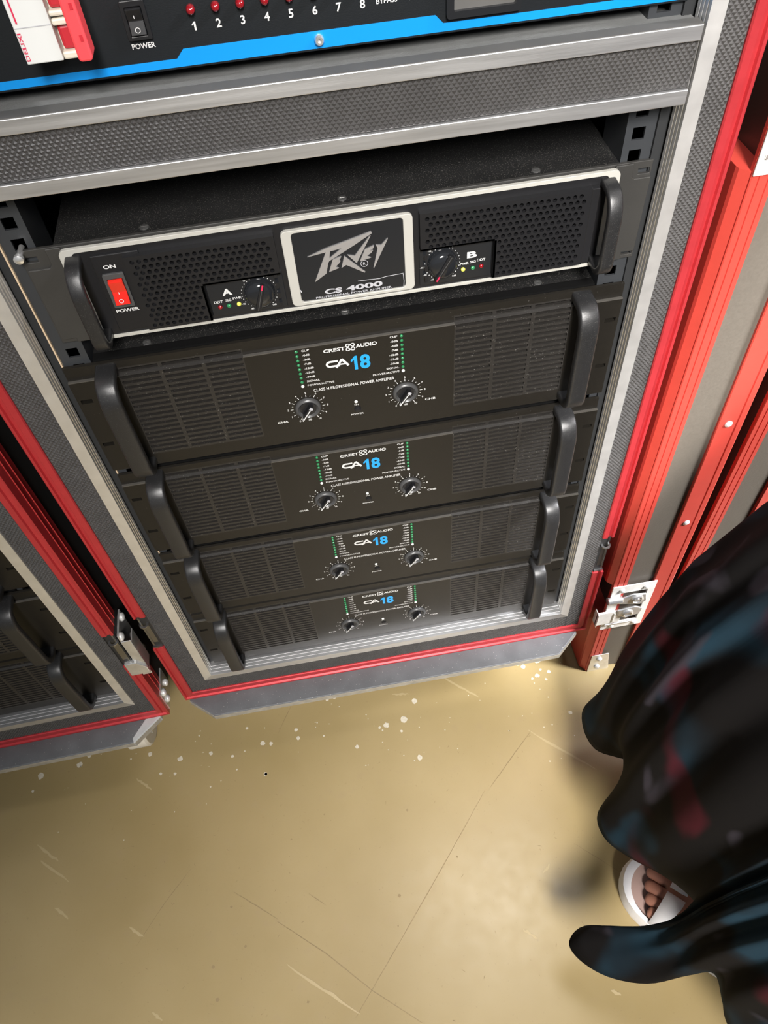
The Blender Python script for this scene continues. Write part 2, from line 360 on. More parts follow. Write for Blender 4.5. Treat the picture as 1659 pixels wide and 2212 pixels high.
for s_ in CRACKS: streak(m, s_, .0008, .00035)
for s_ in CHIPS: blob(m, *s_[:2], s_[2] * .6, .0003)
for k in range(110):
    x, y, a, l = random.uniform(-.45, .2), random.uniform(-.45, -.1), random.uniform(0, 6), random.uniform(.001, .005)
    streak(m, [(x, y), (x + l * math.cos(a), y + l * math.sin(a))], .0007, .0003)
o = m.build('hairline_cracks', 'crack', fl); o['kind'] = 'stuff'

# ------------------------------------------------------------------ flight case (front plane at local y=0)
TRIM = [(a / 1000, b / 1000) for a, b in [(14, .8), (14, -1.6), (13, -2.8), (7.6, -3.0), (6.4, -.9), (3.2, -.6), (2.2, -3.0), (0, -3.2), (-.8, -2.4), (-.8, 10), (-1.5, 10.5), (-1.5, 11.5), (-.8, 12), (-.8, 20), (-1.5, 20.5), (-1.5, 21.5), (-.8, 22), (-.8, 30), (0, 30), (0, .8)]]
ALU = [(a / 1000, b / 1000) for a, b in [(0, 1.0), (0, -2.0), (11, -2.0), (11, 1.2), (10.4, 1.6), (10.4, 2.4), (11, 2.8), (11, 6), (10.4, 6.4), (10.4, 7.4), (11, 7.8), (11, 10.5), (10.4, 10.9), (10.4, 11.9), (11, 12.3), (11, 16), (9, 16), (9, 1.0)]]
XL, XR, ZB, ZT = -.298, .292, .139, 1.08
def make_case(label, loc, rotz):
    t = thing('rack_case', label, 'flight case', loc, (0, 0, rotz), 'flight cases holding the amplifier racks')
    m = MB(); m.box(XL + .001, -.2600, .0012, .50, ZB, ZT); m.build('side_wall', 'wood_black', t)
    m = MB(); m.box(.2600, XR - .001, .0012, .50, ZB, ZT); m.build('side_wall', 'wood_black', t)
    MB().box(-.26, .26, .0012, .50, ZB, .1875).build('bottom_wall', 'wood_black', t)
    MB().box(-.26, .26, .0012, .50, ZT - .02, ZT).build('top_wall', 'wood_black', t)
    MB().box(-.26, .26, .485, .50, .1875, ZT - .02).build('back_wall', 'wood_black', t)
    for x0, x1 in ((XL + .0138, -.2587), (.2587, XR - .0138)):
        pyramids(MB(), x0, x1, ZB + .012, ZT - .01, .0).build('texture_panel', 'texture_panel', t, raw=True)
    pyramids(MB(), -.2587, .2587, ZB + .0155, .1868, .0).build('texture_panel', 'texture_panel', t, raw=True)
    # aluminium frame of the rack opening
    for sx in (-1, 1):
        m = MB(); extrude_run(m, ALU, (sx * .2587, .1865), (sx * .2587, ZT - .03), (-sx, 0), 1.0, 0); m.build('aluminium_trim', 'aluminium', t)
    m = MB(); extrude_run(m, [(a, b if b < .0155 else .030) for a, b in ALU], (-.2587, .1865), (.2587, .1865), (0, 1), 1.0, 1.0); m.build('aluminium_trim', 'aluminium_bar', t)
    # divider between the bays
    MB().box(-.2468, .2468, .003, .46, .8955, .9405).build('divider_board', 'wood_black', t)
    pyramids(MB(), -.2466, .2466, .904, .9335, .0008).build('texture_panel', 'texture_panel', t, raw=True)
    MB().box(-.2462, .2462, -.002, .003, .8935, .9035).box(-.2462, .2462, .0035, .012, .8935, .8950).build('divider_trim', 'aluminium_bar', t, bevel=.0005)
    MB().box(-.2462, .2462, -.002, .003, .9335, .9430).build('divider_trim', 'aluminium_bar', t, bevel=.0005)
    MB().box(-.2462, .2462, -.0014, .0095, .9406, .9434).build('divider_strip', 'shelf_strip', t)
    MB().box(-.2468, .2468, .0095, .46, .9406, .9412).build('shelf_cover', 'shelf_fabric', t)
    # red edge trim with the gaps at the latches
    for sx, xo in ((-1, XL), (1, XR)):
        m = MB(); extrude_run(m, TRIM, (xo, ZB), (xo, .294), (-sx, 0), 1.0, 0); m.build('red_trim', 'red_anodised', t)
        m = MB(); extrude_run(m, TRIM, (xo, .372), (xo, ZT), (-sx, 0), 0, 0); m.build('red_trim', 'red_anodised', t)
        k = MB(); k.box(min(xo, xo - sx * .0135), max(xo, xo - sx * .0135), .006, .03, .294, .372)
        k.build('latch_recess', 'wood_black', t)
        k = MB(); k.lathe([(.006, 0), (.006, .002), (.0035, .002), (.0035, 0)], (xo - sx * .006, .000, .352), 'z', 14, cap=False)
        k.box(min(xo - sx * .002, xo - sx * .004), max(xo - sx * .002, xo - sx * .004), .0, .008, .300, .368)
        k.box(min(xo - sx * .004, xo - sx * .010), max(xo - sx * .004, xo - sx * .010), .001, .003, .306, .345)
        k.box(min(xo, xo - sx * .012), max(xo, xo - sx * .012), -.001, .006, .294, .297)
        k.build('latch_keeper', 'steel_dark', t)
    m = MB(); extrude_run(m, [(u * (1.25 if u > 0 else 1), y) for u, y in TRIM], (XL, ZB), (XR, ZB), (0, 1), .8, .8); m.build('red_trim', 'red_anodised', t)
    # rack rails
    for sx in (-1, 1):
        holes = []
        zz = .214
        while zz < 1.04:
            if not .765 < zz < .843: holes.append((sx * .2282 - .0047, sx * .2282 + .0047, zz - .0047, zz + .0047))
            zz += .0167
        m = plate(min(sx * .2405, sx * .2195), max(sx * .2405, sx * .2195), .19, 1.05, holes, .0215, .0235)
        m.box(min(sx * .2195, sx * .2180), max(sx * .2195, sx * .2180), .0215, .060, .19, 1.05)
        m.build('rack_rail', 'rail_grey', t)
        MB().box(min(sx * .2405, sx * .2417), max(sx * .2405, sx * .2417), .0190, .0235, .19, 1.05).build('rail_edge', 'rail_wood' if sx < 0 else 'rail_dark', t)
        MB().box(min(sx * .2417, sx * .2600), max(sx * .2417, sx * .2600), .0195, .0300, .19, 1.05).build('rail_filler', 'rail_dark', t)
    # dolly board and casters
    y0 = -.034; c = .035
    poly = [(XL + .005 + c, y0), (XR - .014 - c, y0), (XR - .014, y0 + c * .85), (XR - .014, .5), (XL + .005, .5), (XL + .005, y0 + c * .85)]
    b = MB().prism(poly, .1265, .1378, 'z').build('dolly_board', 'board_grey', t, bevel=.0015)
    n = len(poly); ee = MB()
    for (a0, a1), (b0, b1) in ((poly[0], poly[1]), (poly[1], poly[2]), (poly[5], poly[0])):
        d = Vector((b0 - a0, b1 - a1)).normalized(); q = Vector((d.y, -d.x)) * .0006
        ee.add([(a0 + q.x, a1 + q.y, .127), (b0 + q.x, b1 + q.y, .127), (b0 + q.x, b1 + q.y, .1366), (a0 + q.x, a1 + q.y, .1366),
                (a0, a1, .127), (b0, b1, .127), (b0, b1, .1366), (a0, a1, .1366)], [(0, 1, 2, 3), (4, 7, 6, 5), (0, 3, 7, 4), (1, 5, 6, 2), (3, 2, 6, 7), (0, 4, 5, 1)])
    ee.build('board_edge', 'board_edge', b)
    for cx, cy in ((-.22, .085), (.21, .085), (-.22, .42), (.21, .42)):
        k = MB(); k.box(cx - .03, cx + .03, cy - .03, cy + .03, .1225, .1265); k.box(cx - .022, cx - .019, cy - .02, cy + .03, .04, .1225); k.box(cx + .019, cx + .022, cy - .02, cy + .03, .04, .1225)
        k = k.build('caster', 'steel', t)
        MB().lathe([(.02, -.017), (.047, -.017), (.05, -.014), (.05, .014), (.047, .017), (.02, .017)], (cx, cy + .01, .0505), 'x', 28).build('caster_wheel', 'rubber_white', k, smooth='auto')
    return t
case_c = make_case('middle flight case with red edges holding five black amplifiers', (0, -.018, 0), 0)
case_l = copy_tree(case_c); case_l['label'] = 'left flight case with red edges, partly cut off by the left edge'
k = sorted((o for o in bpy.data.objects if o.parent == case_l and o.name.startswith('caster')), key=lambda o: o.name)[1]; k.location = (.008, -.045, 0)
rz = math.radians(1.45)
case_l.rotation_euler.z = rz
px_, py_ = -.322, -.035
case_l.location = (px_ - math.cos(rz) * XR, py_ - math.sin(rz) * XR, 0)
k = MB().lathe([(.0022, -.004), (.0022, .010), (.0035, .010), (.0035, .013), (.0015, .014)], (-.2290, .0215, .8445), 'y', 14).build('rack_bolt', 'steel', case_c, smooth='auto')
# latch, rivets and corner bracket on the right side of the left case (children of that case)
def rivet(m, x, y, z, r=.005, axis='y', h=.0022):
    m.lathe([(r, 0), (r * .85, h * .6), (r * .4, h)], (x, y, z), axis, 12)
xs = XR + .0014
k = MB(); k.box(xs - .001, xs + .0012, .002, .040, .262, .36); k = k.build('side_latch', 'steel', case_l)
MB().box(xs, xs + .012, -.001, .0005, .262, .350).box(xs + .0105, xs + .012, -.001, .02, .275, .345).prism([(xs - .012, .30), (xs + .002, .30), (xs + .012, .285), (xs + .012, .270), (xs - .012, .270)], -.004, .004).build('latch_dish', 'steel', k, bevel=.001)
for yy, zz in ((.006, .352), (.034, .352), (.034, .270), (.030, .31)):
    mm = MB(); rivet(mm, xs + .001, yy, zz, .006, 'x', .004); mm.build('rivet', 'rivet_white', k, smooth=True)
k = MB(); k.box(xs - .001, xs + .001, .004, .045, ZB + .002, ZB + .05); k = k.build('corner_bracket', 'steel', case_l)
for yy, zz in ((.014, ZB + .036), (.014, ZB + .016), (.034, ZB + .026)):
    mm = MB(); rivet(mm, xs + .001, yy, zz, .006, 'x', .004); mm.build('rivet', 'rivet_white', k, smooth=True)
# tape wrapped round the corner of the left dolly board
q0 = MB(); c_ = (XR - .014, .0); q0.prism([(XR - .050, -.0352), (XR - .0125, -.0352 + .0375 * .85), (XR - .0125, .02), (XR - .018, .02), (XR - .052, -.028)], .1255, .1386, 'z')
q0.build('corner_tape', 'tape_clear', case_l, bevel=.001)
for zz in (.59, .86):
    rm = MB(); rivet(rm, XL - .0002, .050, zz, .0075, 'x', -.004); rm.build('rivet', 'steel', case_c, smooth=True)

# ------------------------------------------------------------------ amplifier, three rack units high
HB = .1288
def handle_path(pts, n=5):
    out = []
    for i, p in enumerate(pts):
        if i in (0, len(pts) - 1): out.append(Vector(p)); continue
        a, b, c = Vector(pts[i - 1]), Vector(p), Vector(pts[i + 1])
        r = min(.0085, (a - b).length * .48, (c - b).length * .48)
        s, e = b + (a - b).normalized() * r, b + (c - b).normalized() * r
        for k in range(n + 1):
            t = k / n; out.append(s * (1 - t) ** 2 + b * 2 * t * (1 - t) + e * t * t)
    return out
def handle(x, w, th, pts, parent):
    P = handle_path(pts); V = [Vector((x, p.x, p.y)) for p in P]; sect = rrect(-w / 2, w / 2, -th / 2, th / 2, min(w, th) * .27, 3)
    def fr(i):
        a = V[max(0, i - 1)]; b = V[min(len(V) - 1, i + 1)]; d = (b - a).normalized()
        return Vector((1, 0, 0)), Vector((1, 0, 0)).cross(d).normalized()
    return MB().sweep(V, sect, fr).build('handle', 'handle_black', parent, smooth='auto')
def knob_amp(cx, cz, parent):
    k = MB().lathe([(.0120, 0), (.0120, .0018), (.0112, .0030), (.0098, .0036), (.0092, .0031), (.0080, .0014), (.0030, .0012)], (cx, -.004, cz), 'y', 32).build('knob', 'knob_ring', parent, smooth='auto')
    MB().lathe([(.0080, 0), (.0078, .0006), (.003, .0008)], (cx, -.0053, cz), 'y', 28).build('knob_well', 'plastic_black', k, smooth='auto')
    a = math.radians(235); d = Vector((math.cos(a), math.sin(a))); n = Vector((-d.y, d.x)); c = Vector((cx, cz))
    g = [c + d * .0086 + n * .0016, c - d * .006 + n * .0022, c - d * .006 - n * .0022, c + d * .0086 - n * .0016]
    MB().prism([tuple(p) for p in g], -.0112, -.0050).build('knob_grip', 'plastic_black', k, bevel=.0005)
    g = [c + d * .0116 + n * .00045, c - d * .003 + n * .00045, c - d * .003 - n * .00045, c + d * .0116 - n * .00045]
    MB().prism([tuple(p) for p in g], -.0116, -.0090).build('pointer', 'print_white', k)
    g = [c - d * .0036 + n * .0016, c - d * .006 + n * .0016, c - d * .006 - n * .0016, c - d * .0036 - n * .0016]
    MB().prism([tuple(p) for p in g], -.0115, -.0102).build('pointer_end', 'print_grey', k)
def make_amp(label, loc):
    t = thing('power_amplifier', label, 'amplifier', loc, group='black three unit amplifiers')
    LEDGE = .1155
    yf = lambda z: -.004 if z <= LEDGE - .0012 else (-.0012 if z >= LEDGE - .0001 and z < HB - .0001 else (.0011 if z >= HB - .0001 else -.004))
    cols = {-1: [(-.198, -.165), (-.1615, -.129), (-.1255, -.094)], 1: [(.092, .125), (.1285, .1595), (.163, .195)]}
    areas = {-1: (-.199, -.093, .0165, .1215), 1: (.091, .196, .0165, .1215)}
    ear = [(sx * .2337 - .005, sx * .2337 + .005, zc - .0022, zc + .0022) for sx in (-1, 1) for zc in (.0385, .0925)]
    plate(-.2415, .2415, .0024, HB, ear + list(areas.values()), 0, .0014, yf, (LEDGE - .0012, LEDGE - .0001, HB - .0005, .004)).build('faceplate', 'amp_face', t)
    # thin ledge line, its catch of light put into a paler colour
    for x0, x1 in ((-.2414, -.199), (-.093, .091), (.196, .2414)): MB().box(x0, x1, -.0043, -.0015, LEDGE - .0013, LEDGE - .0003).build('ledge_highlight', 'edge_highlight', t)
    for sx in (-1, 1):
        A = areas[sx]; sl = []
        for a, b in cols[sx]:
            for r in range(18):
                z = .0205 + r * .00575; sl.append((a, b, z - .0015, z + .0015))
        plate(*A, sl, 0, .002, yf, (LEDGE - .0012, LEDGE - .0001)).build('vent_grille', 'grille_black', t)
        MB().box(A[0], A[1], .0050, .0060, A[2], A[3]).build('grille_shade', 'chassis_dark', t)  # near-black sheet standing in for the shade behind the slots
    MB().box(-.216, .216, .012, .40, .002, .1295).build('chassis', 'chassis_dusty', t)
    MB().box(-.216, .216, .0032, .0125, .124, .1295).build('chassis_lip', 'chassis_dark', t)  # darker than the chassis: shade of the gap put into its colour
    for x in (-.171, -.001, .169):
        s = MB().lathe([(.0036, 0), (.0034, .0008), (.0022, .0011)], (x, .016, .1295), 'z', 14).box(x - .0022, x + .0022, .0157, .0163, .1304, .1307).build('screw', 'screw_metal', t)
    for x in (-.2065, .2035):
        handle(x, .0172, .0085, [(.0, .0085), (-.019, .0095), (-.0285, .020), (-.0285, .108), (-.021, .1220), (.0, .1230)], t)
    knob_amp(-.047, .0445, t); knob_amp(.045, .0445, t)
    for cx in (-.048, .044):
        for i in range(9):
            z = .1115 - i * .005
            m = MB().lathe([(.0016, 0), (.0015, .0008), (.0009, .0014)], (cx, -.004, z), 'y', 10).build('level_light', 'led_white' if i == 8 else 'led_green', t, smooth=True)
            if i == 8 and cx < 0: m['label'] = 'white light at the foot of the level column'
    MB().lathe([(.0018, 0), (.0015, .0008), (.0009, .0012)], (-.002, -.004, .0425), 'y', 12).build('standby_light', 'led_white', t, smooth=True)
    MB().lathe([(.0036, 0), (.0036, .0005), (.0029, .0007), (.0029, .0014), (.0022, .0017)], (-.0012, -.004, .0325), 'y', 18).build('power_button', 'plastic_black', t, smooth='auto')
    # printed lettering
    m = MB(); Y = -.0042
    lab = ['CLIP', '-0dB', '-3dB', '-7dB', '-12dB', '-25dB', '-30dB', 'SIGNAL', 'POWER/ACTIVE']
    for i, s in enumerate(lab):
        z = .1115 - i * .005; h = .0022
        w = glyphs(s, .015)[2] * h * 1.15
        text(m, '-39dB' if s == '-30dB' else s, -.0435, -.0435 + w, z - h / 2, z + h / 2, Y)
        text(m, s, .0405 - w, .0405, z - h / 2, z + h / 2, Y)
    text(m, 'CREST', -.0250, -.0060, .1053, .1092, Y, .03); text(m, 'AUDIO', .0035, .0222, .1058, .1100, Y, .03)
    for ang in (45, 135):
        pts = []
        for k in range(28):
            q = 6.2832 * k / 28; a, b = .0047 * math.cos(q), .0017 * math.sin(q) * (1 + .35 * abs(math.cos(q))); r = math.radians(ang)
            pts.append((-.0012 + 1.0 * (a * math.cos(r) - b * math.sin(r)), .1078 + a * math.sin(r) + b * math.cos(r)))
        m.stroke(pts, .0009, Y - .00004 * (ang > 90), True)
    C_ = [(-.0135, .0945), (-.0205, .0945)] + [(-.0205 + .003 * math.cos(math.radians(a)), .0918 + .0027 * math.sin(math.radians(a))) for a in range(100, 261, 20)] + [(-.0205, .0891), (-.0120, .0891)]
    m.stroke(C_, .0021, Y); m.stroke([(-.0155, .0868), (-.0098, .0960)], .0020, Y - .00003); m.stroke([(-.0100, .0960), (-.0045, .0878)], .0022, Y - .00006); m.stroke([(-.0125, .0903), (-.0070, .0903)], .0015, Y - .00009)
    text(m, 'CLASS H PROFESSIONAL POWER AMPLIFIER', -.0390, .0355, .0628, .0662, Y, .015)
    text(m, 'CHA', -.0775, -.0675, .0295, .0322, Y); text(m, 'CHB', .0635, .0735, .0300, .0327, Y)
    ctext(m, 'STY', -.0018, .0385, .0019, Y); ctext(m, 'POWER', -.0020, .0265, .0020, Y, wide=1.3)
    for cx in (-.047, .045):
        for i in range(11):
            a = math.radians(239 - i * 29.8); d = Vector((math.cos(a), math.sin(a)))
            m.stroke([(cx + d.x * .0136, .0445 + d.y * .0136), (cx + d.x * .0162, .0445 + d.y * .0162)], .0006, Y)
            ctext(m, str(i), cx + d.x * .0184, .0445 + d.y * .0184, .0022, Y)
            if i < 10:
                a -= math.radians(14.9); d = Vector((math.cos(a), math.sin(a)))
                m.stroke([(cx + d.x * .0138, .0445 + d.y * .0138), (cx + d.x * .0150, .0445 + d.y * .0150)], .0004, Y)
        ctext(m, 'dB', cx, .0290, .0022, Y)
    m.build('lettering', 'print_white', t)
    m = MB(); one(m, -.0022, .0035, .0815, .0972, Y); text(m, '8', .0058, .0150, .0813, .0974, Y, .035); m.build('model_number', 'print_blue', t)
    return t
ord_ = ['topmost of the four alike black amplifiers in the middle case', 'second from top of the four alike black amplifiers in the middle case',
        'third from top of the four alike black amplifiers in the middle case', 'lowest of the four alike black amplifiers, just above the aluminium sill of the middle case']
amp0 = make_amp(ord_[0], (0, 0, .6085))
for i, z in enumerate((.472, .3345, .200)):
    a = copy_tree(amp0); a.location.z = z; a['label'] = ord_[i + 1]
for i, (z, lb) in enumerate(((.200, 'lowest black amplifier in the left case, its right handle showing'), (.3345, 'black amplifier second from the bottom in the left case'),
                             (.472, 'black amplifier third from the bottom in the left case, mostly hidden'))):
    a = copy_tree(amp0); a['label'] = lb; a.rotation_euler.z = rz
    p = Matrix.Rotation(rz, 3, 'Z') @ Vector((0, .018, 0)); a.location = (case_l.location.x + p.x, case_l.location.y + p.y, z)

# ------------------------------------------------------------------ two-unit amplifier with the white bezel
t = pv = thing('power_amplifier', 'silver-framed amplifier with perforated grilles and red power switch', 'amplifier', (.0065, 0, .761))
ears = [(sx * .2305 - .0045, sx * .2305 + .0045, zc - .0022, zc + .0022) for sx in (-1, 1) for zc in (.0065, .0765)]
plate(-.2375, .2365, .001, .0845, ears, 0, .003, lambda z: 0).build('faceplate', 'peavey_ear', t, bevel=.0004)
MB().prism([(-.236, .005), (-.2365, .0690), (-.2200, .0690), (-.2180, .0715), (-.2180, .0842), (-.207, .0842), (-.207, .0012), (-.225, .0012), (-.225, .005)], -.0018, .0).build('ear_plate', 'peavey_ear', t, bevel=.0006)
MB().prism([(.236, .008), (.2365, .0720), (.2235, .0720), (.2210, .0740), (.2210, .0842), (.207, .0842), (.207, .0012), (.225, .0012), (.225, .008)], -.0018, .0).build('ear_plate', 'peavey_ear', t, bevel=.0006)
m = MB(); ring(m, rrect(-.2095, .2105, .0015, .0828, .005), rrect(-.2010, .2020, .0042, .0795, .004), -.0045, -.001); m.build('bezel', 'bezel_white', t, bevel=.0004)
MB().prism(rrect(-.2015, .2025, .0040, .0798, .004), -.0032, -.0005).build('face_panel', 'plastic_black', t)
m = MB(); m.box(-.1890, -.1535, -.0050, -.003, .0075, .0755); m = m.build('switch_panel', 'plastic_black', t, bevel=.0008)
# perforated grilles
def perf(x0, x1, z0, z1, cut, y, yb, px=.0050, pz=.00465, r=.00178):
    ca, cb, cz_ = cut
    m = MB(); nz = round((z1 - z0) / pz); pz = (z1 - z0) / nz; nx = int((x1 - x0) / px)
    px = (x1 - x0) / (nx + .5)
    for j in range(nz):
        off = .5 * (j % 2) * px; za, zb = z0 + j * pz, z0 + (j + 1) * pz
        rows = []
        if off: m.add([(x0, y, za), (x0 + off, y, za), (x0 + off, y, zb), (x0, y, zb)], [(0, 1, 2, 3)])
        else: m.add([(x1 - px * .5, y, za), (x1, y, za), (x1, y, zb), (x1 - px * .5, y, zb)], [(0, 1, 2, 3)])
        for i in range(nx):
            xa, xb = x0 + off + i * px, x0 + off + (i + 1) * px; cx, cz = (xa + xb) / 2, (za + zb) / 2
            if xb > ca and xa < cb and za < cz_:                 # next to the cut-out: plain sheet, clipped
                for qa, qb, qc, qd in ((xa, min(xb, ca), za, zb), (max(xa, cb), xb, za, zb), (max(xa, ca), min(xb, cb), max(za, cz_), zb)):
                    if qb - qa > 1e-5 and qd - qc > 1e-5: m.add([(qa, y, qc), (qb, y, qc), (qb, y, qd), (qa, y, qd)], [(0, 1, 2, 3)])
                continue
            v = []; n = 8
            rim = [(xb, cz), (xb, zb), (cx, zb), (xa, zb), (xa, cz), (xa, za), (cx, za), (xb, za)]
            v += [(a, y, b) for a, b in rim]
            for yy in (y, yb):
                for k in range(n): v.append((cx + r * math.cos(math.pi * k / 4), yy, cz + r * math.sin(math.pi * k / 4)))
            f = []
            for k in range(n):
                q = (k + 1) % n; f += [(k, q, n + q, n + k), (n + k, n + q, 2 * n + q, 2 * n + k)]
            m.add(v, f)
    return m
YG = -.0085
def grille(x0, x1, cut, px):
    ca, cb, cz = cut
    m = perf(x0 + .003, x1 - .003, .0085, .0705, cut, YG, YG + .003, px)
    for a, b, c, d in ((x0, x0 + .003, .0085, .0705), (x1 - .003, x1, .0085, .0705), (x0, x1, .0705, .0728), (x0, x1, .0072, .0085)):
        if a >= ca - .004 and b <= cb + .004 and c < .06 and d > .01: c = cz
        if d < .01:
            for aa, bb in ((a, min(b, ca)), (max(a, cb), b)):
                if bb - aa > .001: m.box(aa, bb, YG, -.003, c, d)
            continue
        m.box(a, b, YG, -.003, c, d)
    if ca > x0 + .004: m.box(ca - .0016, ca, YG, -.003, .0072, cz)
    if cb < x1 - .004: m.box(cb, cb + .0016, YG, -.003, .0072, cz)
    m.box(max(x0, ca), min(x1, cb), YG, -.003, cz, cz + .0014)
    return m.build('perforated_grille', 'plastic_black', t)
grille(-.1655, -.0545, (-.1145, -.0530, .0400), .0051); grille(.0555, .1885, (.0540, .1145, .0415), .0052)
MB().box(.1885, .1945, YG, -.003, .0085, .0728).build('grille_end', 'plastic_black', t, bevel=.0005)
for x0, x1 in ((-.1640, -.056), (.057, .1880)): MB().box(x0, x1, -.0036, -.0032, .0085, .0715).build('grille_shade', 'chassis_dark', t)  # near-black sheets, shade behind the holes put into their colour
MB().box(-.1135, -.0535, -.0046, -.003, .0075, .0400).build('control_panel', 'gloss_black', t, bevel=.0004)
MB().box(.0550, .1135, -.0046, -.003, .0075, .0415).build('control_panel', 'gloss_black', t, bevel=.0004)
# badge
m = MB(); ring(m, rrect(-.0495, .0505, .0068, .0735, .004), rrect(-.0418, .0430, .0095, .0712, .003), -.0066, -.003); bz = m.build('badge_frame', 'bezel_white', t, bevel=.0006)
bg = MB().prism(rrect(-.0425, .0437, .0090, .0718, .003), -.0052, -.003).build('badge', 'gloss_black', t)
LG = [[(-32.1, 49.6), (-18.6, 54.2), (0.3, 58.6), (18.5, 63.1), (18.8, 61.8), (3.4, 53.3), (-5.2, 48.4), (-5.2, 53.0), (-14.2, 51.7), (-17.6, 51.5), (-25, 51.0)],
      [(-17.6, 51.7), (-14.0, 51.9), (-15.4, 46.0), (-5.6, 53.2), (-4.2, 49.2), (-15.8, 43.5), (-16.9, 41.6), (-19.2, 33.0), (-29.1, 26.6)],
      [(-13.0, 44.3), (-6.2, 45.9), (-7.3, 43.9), (-9.3, 42.1), (-7.2, 42.0), (-8.6, 40.2), (-11.4, 37.7), (-8.9, 36.1), (-17.0, 33.8)],
      [(-3.9, 46.1), (11.3, 29.3), (10.7, 28.6), (-3.1, 37.9), (-7.0, 35.8)],
      [(-1.3, 46.5), (4.2, 44.8), (17.6, 60.5), (17.8, 60.0), (5.2, 38.1)],
      [(12.4, 48.8), (19.9, 51.4), (19.0, 49.0), (16.4, 47.6), (18.7, 47.2), (17.4, 45.4), (13.8, 43.2), (16.8, 41.1), (7.9, 39.2)],
      [(21.2, 51.4), (25.3, 50.7), (30.6, 55.9), (30.8, 55.4), (18.4, 31.3), (18.0, 31.6), (22.4, 48.4)]]
LG[0] = [(-32.1, 49.6), (-18.6, 54.2), (0.3, 58.6), (18.5, 63.1), (18.8, 61.8), (3.4, 53.3), (-15.8, 43.5), (-15.4, 45.7), (-5.2, 53.0), (-14.2, 51.7), (-17.6, 51.5)]
LG[1] = [(-17.6, 51.5), (-14.2, 51.7), (-15.4, 45.7), (-15.8, 43.5), (-16.9, 41.6), (-19.2, 33.0), (-29.1, 26.6)]
m = MB()
for p in LG: m.prism([(a / 1000, b / 1000) for a, b in p], -.0062, -.0051)
m.build('logo', 'logo_silver', bg)
m = MB(); Y = -.0054
m.stroke([(.0112 + .0028 * math.cos(k * .5236), .0363 + .0028 * math.sin(k * .5236)) for k in range(12)], .0004, Y, True); ctext(m, 'R', .0112, .0363, .0024, Y)
text(m, 'CS', -.0226, -.0086, .0132, .0180, Y, .035); text(m, '4000', -.0053, .0243, .0134, .0182, Y, .035)
text(m, 'PROFESSIONAL POWER AMPLIFIER', -.0302, .0317, .0102, .0121, Y, .012)
m.build('badge_lettering', 'print_grey', bg)
m = MB(); m.stroke([(.0047, .0212), (.0118, .0211), (.0222, .0206), (.0275, .0216), (.0374, .0220), (.042, .0222)], .0005, Y); m.stroke([(.0415, .0225), (.0419, .0150), (.0415, .0100)], .0005, Y)
m.stroke([(-.0417, .021), (-.0409, .0185)], .0008, Y); m.build('sticker_edge', 'print_grey', bg)
# rocker switch, knobs, lights
sw = MB(); ring(sw, rrect(-.1850, -.1690, .0305, .0605, .0012), rrect(-.1826, -.1712, .0335, .0560, .0008), -.0072, -.005); sw = sw.build('rocker_switch', 'knob_ring', t, bevel=.0004)
MB().prism([(-.0062, .0337), (-.0106, .0350), (-.0078, .0450), (-.0098, .0548), (-.0062, .0558)], -.1824, -.1714, 'x').build('rocker', 'switch_red', sw, bevel=.0006)
m = MB(); m.stroke([(-.1772 + .0016 * math.cos(k * .5236), .0385 + .0016 * math.sin(k * .5236)) for k in range(12)], .0005, -.0104, True); m.stroke([(-.1772, .0436), (-.1772, .0456)], .0005, -.0090); m.build('rocker_marks', 'print_white', sw)
def knob_pv(cx, cz, ang):
    k = MB().lathe([(.0122, 0), (.0122, .001), (.0118, .0025), (.0108, .0048), (.0088, .0062), (.0045, .0070)], (cx, -.0046, cz), 'y', 32).build('knob', 'gloss_black', t, smooth='auto')
    a = math.radians(ang); d = Vector((math.cos(a), math.sin(a))); n = Vector((-d.y, d.x)); c = Vector((cx, cz))
    MB().prism([tuple(c + d * .0118 + n * .0015), tuple(c - d * .0118 + n * .0024), tuple(c - d * .0118 - n * .0024), tuple(c + d * .0118 - n * .0015)], -.0132, -.0095).build('knob_grip', 'plastic_black', k, bevel=.0005)
    MB().prism([tuple(c + d * .0112 + n * .0003), tuple(c - d * .0112 + n * .0003), tuple(c - d * .0112 - n * .0003), tuple(c + d * .0112 - n * .0003)], -.0134, -.0131).build('pointer', 'knob_ring', k)
    MB().prism([tuple(c + d * .0122 + n * .0006), tuple(c + d * .0075 + n * .0006), tuple(c + d * .0075 - n * .0006), tuple(c + d * .0122 - n * .0006)], -.0135, -.0131).build('pointer_tip', 'print_red', k)
knob_pv(-.0735, .0240, 72); knob_pv(.0735, .0255, 238)
for cx, z, c in ((-.1065, .0160, 'red'), (-.0995, .0162, 'green'), (-.0915, .0164, 'yellow'), (.0905, .0170, 'yellow'), (.0985, .0172, 'green'), (.1055, .0178, 'red')):
    k = MB().lathe([(.0019, 0), (.0018, .001), (.0010, .0018)], (cx, -.0046, z), 'y', 12).build('indicator_light', 'led_' + c, t, smooth=True); k['label'] = c + ' indicator light'
m = MB(); Y = -.0049
text(m, 'A', -.1025, -.0945, .0258, .0318, Y, .04); text(m, 'B', .0935, .1015, .0265, .0322, Y, .04)
for s, cx, z in (('DDT', -.1070, .0208), ('SIG', -.0990, .0212), ('PWR', -.0918, .0220), ('PWR', .0915, .0222), ('SIG', .0985, .0228), ('DDT', .1052, .0236)): ctext(m, s, cx, z, .0022, Y, .02, 1.1)
